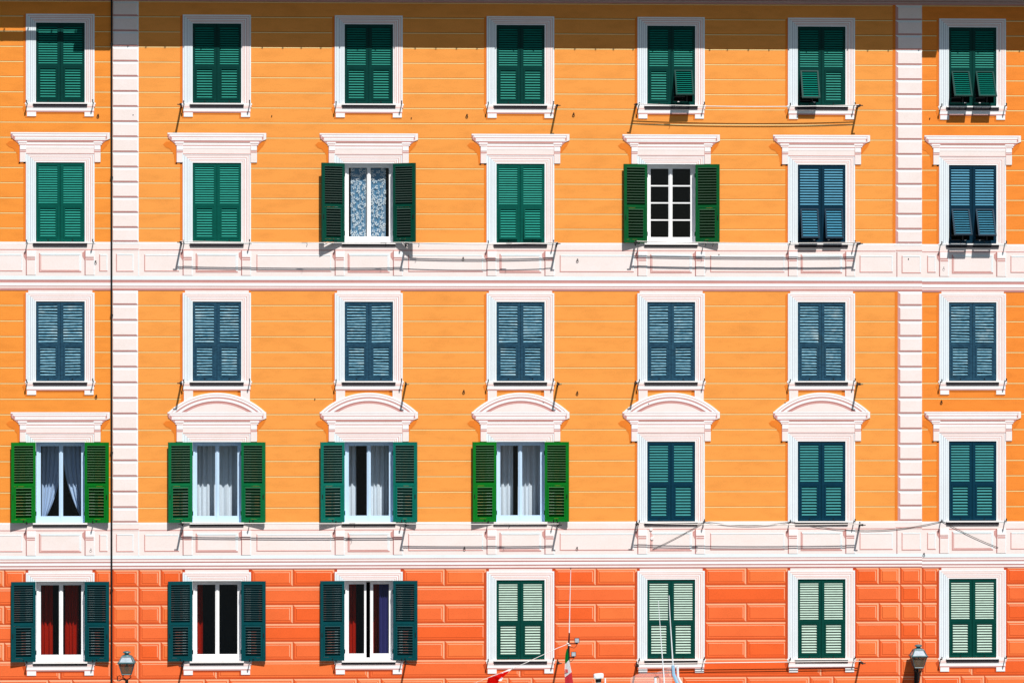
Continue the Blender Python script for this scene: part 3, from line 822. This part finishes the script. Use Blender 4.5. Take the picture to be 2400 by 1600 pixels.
# ------------------------------------------------------------------ clothesline brackets and lines
def cl_bracket(u, v, side, L, label):
    p = at(u, v); m = MB()
    m.tube([(0, 0, 0), (0, -L, .0)], .024, 'iron', 6); m.box(-.012, .012, -.02, 0, -.06, .06, 'iron')
    m.tube([(-.02*side, -L, 0), (.07*side, -L, .004)], .012, 'iron', 6)
    for y in (-.2, -L+.03): m.lathe([(.008, -.02), (.022, -.012), (.022, .012), (.008, .02)], (-.0, y, .015), 'iron', 8)
    o = m.build('clothesline_bracket', None, loc=p, label=label, cat='bracket', group='iron clothesline brackets')
    return p
BR = {}
vs = [(249, 251.5), (570, 573), (898, 900.5), (1226, 1228), (1556, 1550)]
for r, (va, vb_) in enumerate(vs):
    for key, u, sd in (('2L', 424+(4 if r > 2 else 1), -1), ('3R', 951, 1), ('4R', 1306+(1 if r > 1 else -2), 1), ('5L', 1489+(3 if r > 2 else 0), -1), ('6R', 2009+(6 if r > 2 else 0), 1)):
        if (r, key) == (0, '3R'): continue
        nm = {'2L': ('left', 'second'), '3R': ('right', 'third'), '4R': ('right', 'fourth'), '5L': ('left', 'fifth'), '6R': ('right', 'sixth')}[key]
        BR[(r, key)] = cl_bracket(u, va if sd < 0 else vb_, sd, .43, f'black iron rod at the {nm[0]} of the {nm[1]} window from left, {ROWN[r]}')
def washing(r, k0, k1, ys, sag, label, pegs=()):
    p0, p1 = BR[(r, k0)], BR[(r, k1)]
    root = thing('clothesline', label, 'clothesline', loc=p0, group='washing lines strung between windows')
    d = p1-p0
    for j, y in enumerate(ys):
        m = MB()
        m.tube([(d.x*t, -y*1.25, d.z*t+.03-sag*(1+.15*j)*4*t*(1-t)) for t in [k/24 for k in range(25)]], .009, 'line', 5)
        m.build('line', root)
    for t, y in pegs:
        m = MB(); z = d.z*t+.03-sag*4*t*(1-t)
        y *= 1.25; m.box(d.x*t-.07, d.x*t+.07, -y-.008, -y+.008, z-.014, z+.012, 'iron'); m.tube([(d.x*t+.05, -y, z), (d.x*t+.06, -y, z-.05), (d.x*t+.04, -y, z-.10)], .006, 'iron', 5)
        m.build('clothes_peg', root)
washing(0, '5L', '6R', (.21, .245), .05, 'washing line under the top row between fifth and sixth windows', ((.16, .24),))
washing(1, '2L', '3R', (.325, .345), .02, 'washing line on the second row between second and third windows', ((.55, .34), (.9, .33)))
washing(1, '3R', '4R', (.20, .22, .335), .03, 'washing lines on the second row between third and fourth windows', ((.07, .20), (.68, .33)))
washing(1, '5L', '6R', (.19, .21, .32, .335), .02, 'washing lines on the second row between fifth and sixth windows', ((.30, .21), (.33, .33)))
washing(3, '2L', '3R', (.20, .222), .01, 'washing line on the fourth row between second and third windows', ((.76, .22),))
washing(3, '3R', '4R', (.305, .325), .01, 'washing line on the fourth row between third and fourth windows', ((.66, .32),))
washing(3, '5L', '6R', (.30, .325), .03, 'washing line on the fourth row between fifth and sixth windows', ((.28, .32),))
washing(4, '5L', '6R', (.10, .13), .0, 'washing line at the bottom row between fifth and sixth windows')
# sagging cable along the fourth-storey sills
cb = MB()
def cable(pts, n=10):
    for q in range(len(pts)-1):
        (u0, v0), (u1, v1), s = pts[q][:2], pts[q+1][:2], pts[q+1][2]
        a0, a1 = at(u0, v0), at(u1, v1)
        cb.tube([(a0.x+(a1.x-a0.x)*t, -.03, a0.z+(a1.z-a0.z)*t-s*4*t*(1-t)) for t in [k/n for k in range(n+1)]], .006, 'iron', 5)
cable([(1530, 1286, 0), (1653, 1221, .02), (1855, 1221, .10), (2208, 1220, .22), (2339, 1282, .03)])
cb.build('cable', None, label='thin dark cable sagging along the fourth row sills at the right', cat='cable')

# ------------------------------------------------------------------ street lamps
def lantern(mb_parts, root, s=1.0):
    """square tapering lantern, local origin at the foot of the glass"""
    g = MB(); gh, b0, b1 = .265*s, .105*s, .178*s
    q = lambda h, z: [(-h, -h, z), (h, -h, z), (h, h, z), (-h, h, z)]
    A, B = q(b0-.004, .0), q(b1-.004, gh)
    for k in range(4):
        k2 = (k+1) % 4; g.face([A[k], A[k2], B[k2], B[k]], 'lampglass')
    g.build('lamp_glass', root)
    f = MB(); A, B = q(b0, 0), q(b1, gh)
    for k in range(4): f.tube([A[k], B[k]], .011*s, 'lampmetal', 5); f.tube([A[k], A[(k+1) % 4]], .012*s, 'lampmetal', 5)
    f.hexa(q(.205*s, gh)+q(.208*s, gh+.022*s), 'lampmetal')
    f.build('lamp_frame', root)
    c = MB(); z = gh+.022*s
    A, B = q(.175*s, z), q(.11*s, z+.135*s)
    for k in range(4):
        k2 = (k+1) % 4; c.face([A[k], A[k2], B[k2], B[k]], 'lens'); c.tube([A[k], B[k]], .016*s, 'lampmetal', 5); c.tube([B[k], B[k2]], .016*s, 'lampmetal', 5); c.tube([A[k], A[k2]], .014*s, 'lampmetal', 5)
    c.lathe([(.125*s, .13*s), (.10*s, .165*s), (.055*s, .18*s), (.05*s, .205*s), (.095*s, .225*s), (.085*s, .245*s), (.05*s, .262*s), (0, .268*s)], (0, 0, z), 'lampmetal', 14)
    c.build('lamp_cap', root, smooth=False)
    bl = MB(); bl.lathe([(.02, -.09), (.05, -.04), (.055, 0), (.04, .045), (.018, .06), (.018, .12)], (0, 0, z-.13*s), 'sash_white', 10); bl.build('bulb', root, smooth=True)
    # basket feet
    b = MB()
    for k in range(4):
        p = A0 = Vector(q(b0, 0)[k]); b.tube([p, p*.75+Vector((0, 0, -.045*s)), p*.95+Vector((0, 0, -.075*s)), p*.2+Vector((0, 0, -.125*s))], .009*s, 'lampdark', 5)
    b.build('lamp_basket', root)
# left lamp on its own post, standing on the quay
yl = -2.6; pl = at(297, 1579, yl); sl_ = (at(340, 1500, yl).x-at(297, 1500, yl).x)/43*100/1.0*.97
lt = thing('street_lamp', 'lantern street lamp on a dark post in front of the left quoin strip', 'street lamp', loc=(pl.x, yl, 0), group='old lantern street lamps')
hold = put('lantern', None, lt, loc=(0, 0, pl.z)); lantern(None, hold, .95)
po = MB(); hz = pl.z-.115
po.lathe([(.16, 0), (.16, .12), (.11, .2), (.09, .9), (.06, 1.0), (.05, 2.2), (.038, hz-.25), (.055, hz-.24), (.055, hz-.2), (.036, hz-.18), (.036, hz)], (0, 0, 0), 'lampdark', 12); po.build('post', lt)
sc_ = MB(); sc_.tube([(-.02, 0, hz-.02), (-.10, 0, hz+.0), (-.17, 0, hz-.03), (-.21, 0, hz-.02), (-.21, 0, hz+.06)], .012, 'lampdark', 6); sc_.tube([(-.21, 0, hz+.06), (-.16, 0, hz+.09), (-.13, 0, hz+.05)], .006, 'lampdark', 5); sc_.build('scroll', lt)
# right lamp on a wall bracket
yr = -.29; pr = at(2152.5, 1563, yr)
rt = thing('street_lamp', 'lantern lamp on a wall bracket near the right cream quoin line', 'street lamp', loc=(pr.x, 0, pr.z), group='old lantern street lamps')
hold = put('lantern', None, rt, loc=(0, yr, 0)); lantern(None, hold, .98)
br = MB(); br.tube([(0, yr, -.12), (0, yr, -.30)], [.03, .02], 'lampdark', 8); br.lathe([(0, -.35), (.022, -.33), (.022, -.31), (.012, -.29)], (0, yr, 0), 'lampdark', 8)
br.tube([(0, yr, -.18), (0, yr*.7, -.24), (0, yr*.4, -.38), (0, 0, -.42)], .02, 'lampdark', 7); br.tube([(0, yr, -.14), (0, 0, -.14)], .016, 'lampdark', 7); br.box(-.05, .05, -.025, 0, -.52, -.06, 'lampdark')
br.build('wall_bracket', rt)

# ------------------------------------------------------------------ boats moored along the quay (tops rise into the picture)
YB = -6.6
def B_(u, v, y=YB): return at(u, v, y)
def hull(root, cx, L, W, name='hull'):
    m = MB(); st = []
    for k in range(13):
        t = k/12; x = (t-.5)*L; w = W/2*(1-(abs(2*t-1))**3.2)*.98+.02; sh = .12*(2*t-1)**2
        st.append([(x, -w*.2, -.35), (x, -w*.85, .1), (x, -w, .75+sh), (x, w, .75+sh), (x, w*.85, .1), (x, w*.2, -.35)])
    for k in range(12):
        for j in range(6):
            j2 = (j+1) % 6; m.face([st[k][j], st[k][j2], st[k+1][j2], st[k+1][j]], 'boat_white' if j != 2 else 'eave')
    m.face(st[0], 'boat_white'); m.face(st[-1], 'boat_white')
    m.build(name, root)
WZ = -.7
# boat with the lit mast
mt_ = B_(1333.5, 1560)
b1 = thing('fishing_boat', 'fishing boat mast with floodlights, whip antenna and ensign before the facade', 'boat', loc=(mt_.x, YB, WZ), group='boats moored at the quay')
hull(b1, 0, 7.5, 2.4)
L1 = lambda u, v, dy=0: B_(u, v, YB+dy)-Vector((mt_.x, YB, WZ))
m = MB(); m.box(-1.1, .9, -.75, .75, .75, 2.5, 'boat_white'); m.box(-1.25, 1.05, -.85, .85, 2.5, 2.58, 'boat_white'); m.box(-.9, .7, -.76, -.752, 1.5, 2.1, 'dark'); m.build('cabin', b1)
m = MB(); top = L1(1334.3, 1482); m.tube([(0, 0, 2.3), L1(1332.5, 1545), L1(1332.8, 1512), top], [.03, .026, .022, .013], 'lampdark', 8); m.build('mast', b1)
m = MB(); m.tube([top, L1(1336, 1400), L1(1337.8, 1334)], [.013, .009, .006], 'boat_white', 6); m.tube([L1(1337.8, 1334), L1(1337.8, 1329)], .008, 'lampdark', 6); m.build('antenna', b1)
for (u, v, tx) in ((1352, 1499.5, 1), (1344.3, 1531.5, -1)):
    p = L1(u, v); s = .052
    m = MB(); m.hexa([p+Vector(q) for q in ((-s, -.03, -s), (s, -.03, -s), (s*.6, .05, -s*.6), (-s*.6, .05, -s*.6), (-s, -.03, s), (s, -.03, s), (s*.6, .05, s*.6), (-s*.6, .05, s*.6))], 'lampdark')
    m.box(p.x-s*.82, p.x+s*.82, p.y-.036, p.y-.03, p.z-s*.82, p.z+s*.82, 'lens'); m.box(p.x-.02, p.x+.02, -.02, .02, p.z-s-.03, p.z-s, 'lampdark')
    q = L1(1334, v+9); m.tube([p+Vector((0, 0, -s-.02)), p+Vector((-.01, 0, -.12)), p+Vector((-.06, 0, -.165)), q+Vector((0, 0, -.05))], .006, 'lampdark', 5)
    m.tube([p+Vector((0, 0, -s-.02)), (q.x, q.y, p.z-s-.02)], .012, 'lampdark', 5)
    m.build('floodlight', b1)
# ensign hanging from the mast
fl = thing('flag', 'limp green white and red ensign with a small shield, hanging from the mast', 'flag', loc=B_(1329, 1519))
o0 = Vector(fl.location)
def cloth_strip(rows, mat, name, root, o0, y=YB-.03, nseg=6, amp=.012):
    m = MB(); i = m.mi(mat); W_ = nseg+1
    for k, (ul, ur, v0, v1) in enumerate(rows):
        for j in range(W_):
            t = j/nseg; p = at(ul+(ur-ul)*t, v0+(v1-v0)*t, y); q = p-o0
            m.v.append((q.x, q.y+amp*math.sin(t*7+k*.7), q.z))
    for k in range(len(rows)-1):
        for j in range(nseg):
            a_ = k*W_+j; m.f.append([a_, a_+1, a_+W_+1, a_+W_]); m.m.append(i)
    return m.build(name, root, smooth=True)
cloth_strip([(1328.3, 1330, 1519, 1519), (1325.5, 1332, 1531, 1531), (1324.3, 1333.5, 1542, 1540), (1324, 1334, 1554, 1545)], 'flag_green', 'green_band', fl, o0)
cloth_strip([(1324, 1334, 1554, 1545), (1323.4, 1337, 1568, 1560), (1323.4, 1339.5, 1578, 1572), (1323.8, 1339.8, 1586, 1574)], 'flag_white', 'white_band', fl, o0)
cloth_strip([(1323.8, 1339.8, 1586, 1574), (1324, 1341.5, 1594, 1586), (1324.5, 1343.5, 1604, 1600), (1326, 1345, 1622, 1620)], 'flag_red', 'red_band', fl, o0)
em = MB()
for k, (du, dvv) in enumerate(((0, 0), (3.6, .6), (0.2, 4), (3.8, 4.4))):
    p = at(1323.9+du, 1567+dvv, YB-.05)-o0; e = .016
    em.face([(p.x, p.y, p.z), (p.x+e*2, p.y, p.z), (p.x+e*2, p.y, p.z-e*2), (p.x, p.y, p.z-e*2)], 'signal_red')
    em.face([(p.x+.008, p.y-.002, p.z-.008), (p.x+.02, p.y-.002, p.z-.008), (p.x+.02, p.y-.002, p.z-.02), (p.x+.008, p.y-.002, p.z-.02)], 'flag_white')
em.build('shield_emblem', fl)
# rope with a furled red and white flag
rp = MB(); pts = [B_(u, v) for u, v in ((1331.5, 1508), (1306, 1518), (1280, 1530), (1235, 1551), (1203, 1565), (1150, 1585), (1100, 1604))]+[Vector((mt_.x-3.55, YB, WZ+.98))]
rp.tube([p for p in pts], .007, 'rope', 6)
for u, v in ((1331.5, 1507), (1334, 1511)): rp.lathe([(.0, -.02), (.03, -.01), (.03, .01), (0, .02)], B_(u, v), 'rope', 8)
rp.tube([B_(1328, 1505), B_(1334, 1509), B_(1338, 1513)], .008, 'rope', 5)
rp.build('rope', None, label='white rope running down to the left from the mast', cat='rope')
ff = thing('signal_flag', 'furled red and white flag on the rope left of the mast', 'flag', loc=B_(1203, 1564))
of = Vector(ff.location)
def band(rows, mat, name, y): 
    m = MB(); i = m.mi(mat); n = len(rows[0])
    for k, row in enumerate(rows):
        for j, (u, v) in enumerate(row):
            q = at(u, v, y+.03*math.sin(j*1.7+k*2.1))-of; m.v.append(tuple(q))
    for k in range(len(rows)-1):
        for j in range(n-1):
            a_ = k*n+j; m.f.append([a_, a_+1, a_+n+1, a_+n]); m.m.append(i)
    return m.build(name, ff, smooth=False)
band([[(1203, 1563.5), (1190, 1568), (1176, 1575), (1160, 1582), (1147, 1589)], [(1202, 1565), (1193, 1573), (1186, 1580), (1166, 1584), (1150, 1590)]], 'flag_white', 'white_part', YB-.02)
band([[(1190, 1572), (1170, 1577), (1158, 1583), (1144, 1588), (1139, 1606)], [(1197, 1570), (1186, 1579), (1176, 1589), (1166, 1600), (1158, 1612)]], 'signal_red', 'red_part', YB-.04)
band([[(1176, 1585), (1172, 1589), (1168, 1594)], [(1179, 1587), (1176, 1594), (1169, 1595)]], 'flag_white', 'white_patch', YB-.09)
# second boat: radar, windscreen enclosure, rods
YB2 = -10.4
rc = B_(1490, 1640, YB2)
b2 = thing('motor_boat', 'motor boat top with white radar, clear canopy and two thin rods', 'boat', loc=(rc.x, YB2, WZ), group='boats moored at the quay')
L2 = lambda u, v, dy=0: B_(u, v, YB2+dy)-Vector((rc.x, YB2, WZ))
hull(b2, 0, 11.0, 3.4)
m = MB(); m.box(-2.6, 2.4, -1.25, 1.25, .75, 2.8, 'boat_white'); m.box(-2.9, 2.6, -1.35, 1.35, 2.8, 2.9, 'boat_white'); m.box(-2.4, 2.2, -1.26, -1.252, 1.6, 2.5, 'dark'); m.box(-1.7, 1.6, -1.0, 1.0, 2.9, 4.9, 'boat_white'); m.box(-1.9, 1.8, -1.1, 1.1, 4.9, 5.0, 'boat_white'); m.box(-1.5, 1.4, -1.01, -1.002, 3.7, 4.6, 'dark'); m.build('cabin', b2)
m = MB(); p = L2(1402.5, 1583); hw, hh = .108, .055
prof = []
for k in range(16):
    t = 2*math.pi*k/16; cx_, sz = math.cos(t), math.sin(t)
    sg = lambda q: (abs(q)**.45)*(1 if q > 0 else -1)
    prof.append((sg(cx_), sg(sz)))
rows = [(-.10, .55), (-.085, .9), (0, 1), (.085, .9), (.10, .55)]
for yy, sc2 in rows:
    for cx_, sz in prof: m.v.append((p.x+cx_*hw*sc2*(1 if cx_ > 0 else .95), p.y+yy, p.z+sz*hh*sc2+cx_*.008))
i = m.mi('boat_white')
for k in range(4):
    for j in range(16):
        j2 = (j+1) % 16; m.f.append([k*16+j, k*16+j2, k*16+16+j2, k*16+16+j]); m.m.append(i)
m.f.append(list(range(16))); m.m.append(i); m.f.append(list(range(64, 80))); m.m.append(i)
m.lathe([(.058, -.125), (.062, -.055)], (p.x, p.y, p.z), 'lampdark', 12); m.lathe([(.11, 4.98-p.z), (.05, -.3), (.05, -.125)], (p.x, p.y, p.z), 'boat_white', 12)
m.build('radar', b2)
m = MB(); a0 = L2(1418.5, 1588); m.tube([a0, (a0.x, a0.y, 4.98)], .017, 'boat_white', 6); m.build('pole', b2)
m = MB()
def Q(*pts): m.face([L2(u, v, dy) for u, v, dy in pts], 'vinyl')
Q((1478, 1587, 0), (1536, 1586.5, 0), (1536, 1655, 0), (1476, 1655, 0)); Q((1538, 1575, .02), (1575, 1562, .02), (1577, 1655, .02), (1538, 1655, .02)); Q((1478, 1587, 0), (1536, 1586.5, 0), (1538, 1575, .5), (1500, 1576, .5))
m.build('clear_canopy', b2)
m = MB(); m.tube([L2(1536, 1587), L2(1537, 1655)], .026, 'boat_white', 6); m.tube([L2(1533.5, 1591), L2(1534, 1586), L2(1540, 1585)], .012, 'lampdark', 5); m.tube([L2(1540, 1585), L2(1544, 1583)], .006, 'lampdark', 5); m.tube([L2(1540, 1585), L2(1544, 1587)], .006, 'lampdark', 5)
m.tube([L2(1588, 1560), L2(1589, 1585), L2(1600, 1606), L2(1607, 1625)], .026, 'boat_white', 6); m.build('canopy_frame', b2)
m = MB(); m.tube([L2(1543, 1407), L2(1550, 1510), L2(1555.5, 1578), L2(1557.5, 1610), Vector((L2(1558, 1650).x, 0, 4.98))], [.005, .010, .014, .016, .018], 'boat_white', 6); m.build('rod', b2)
m = MB(); m.tube([L2(1568, 1394.5), L2(1570, 1440), L2(1575, 1520), L2(1577.5, 1560)], [.008, .010, .014, .016], 'boat_white', 6); m.tube([L2(1577, 1558), L2(1579, 1580), L2(1590, 1606), L2(1600, 1640)], [.034, .036, .036, .036], 'boat_blue', 8); m.build('rod', b2)

# ------------------------------------------------------------------ ground and sea
M['quaystone'] = paint('quay_stone', (.11, .095, .085, 1), dark=.7, scale=(.7, .7, .7)); 
g = MB(); g.box(-600, 600, -5, 900, -1.6, 0, 'quaystone'); g.build('quay', None, kind='structure', label='stone quay at the foot of the houses')
msea, nt, bs = newmat('sea_water'); bs.inputs['Base Color'].default_value = (.01, .04, .05, 1); bs.inputs['Roughness'].default_value = .12
nz = N(nt, 'ShaderNodeTexNoise', Scale=1.5, Detail=4.0); bp = N(nt, 'ShaderNodeBump', Strength=.5, Distance=.2); nt.links.new(nz.outputs['Fac'], bp.inputs['Height']); nt.links.new(bp.outputs['Normal'], bs.inputs['Normal'])
M['sea'] = msea
g = MB(); g.face([(-3000, -3000, -.7), (3000, -3000, -.7), (3000, -4.9, -.7), (-3000, -4.9, -.7)], 'sea'); g.build('sea', None, kind='structure', label='harbour water')

# ------------------------------------------------------------------ light
wd = bpy.data.worlds.new('World'); scene.world = wd; wd.use_nodes = True
nt = wd.node_tree; bg = nt.nodes['Background']
sky = nt.nodes.new('ShaderNodeTexSky'); sky.sky_type = 'NISHITA'; sky.sun_disc = False
sky.sun_elevation = SUN_EL; sky.sun_rotation = R(180)-SUN_AZ
nt.links.new(sky.outputs[0], bg.inputs['Color']); bg.inputs['Strength'].default_value = .05
sd = Vector((math.sin(SUN_AZ)*math.cos(SUN_EL), -math.cos(SUN_AZ)*math.cos(SUN_EL), math.sin(SUN_EL)))
ld = bpy.data.lights.new('sun', 'SUN'); ld.energy = 5.0; ld.angle = R(.5); ld.color = (1, .975, .945)
lo = bpy.data.objects.new('sun', ld); COL.objects.link(lo); lo.rotation_euler = (-sd).to_track_quat('-Z', 'Y').to_euler(); lo.location = (12, -30, 40)

# ------------------------------------------------------------------ camera
cd = bpy.data.cameras.new('camera'); cam = bpy.data.objects.new('camera', cd); COL.objects.link(cam)
cd.sensor_width = 36; cd.lens = 36*DIST/WIDE; cd.shift_y = (ZMID-ZC)/WIDE
cd.clip_start = .5; cd.clip_end = 6000
cam.location = CAM; cam.rotation_euler = (R(90), 0, -PSI)
scene.camera = cam
scene.view_settings.view_transform = 'Standard'; scene.view_settings.look = 'None'; scene.view_settings.exposure = 0; scene.view_settings.gamma = 1
scene.cycles.max_bounces = 6; scene.cycles.transparent_max_bounces = 12
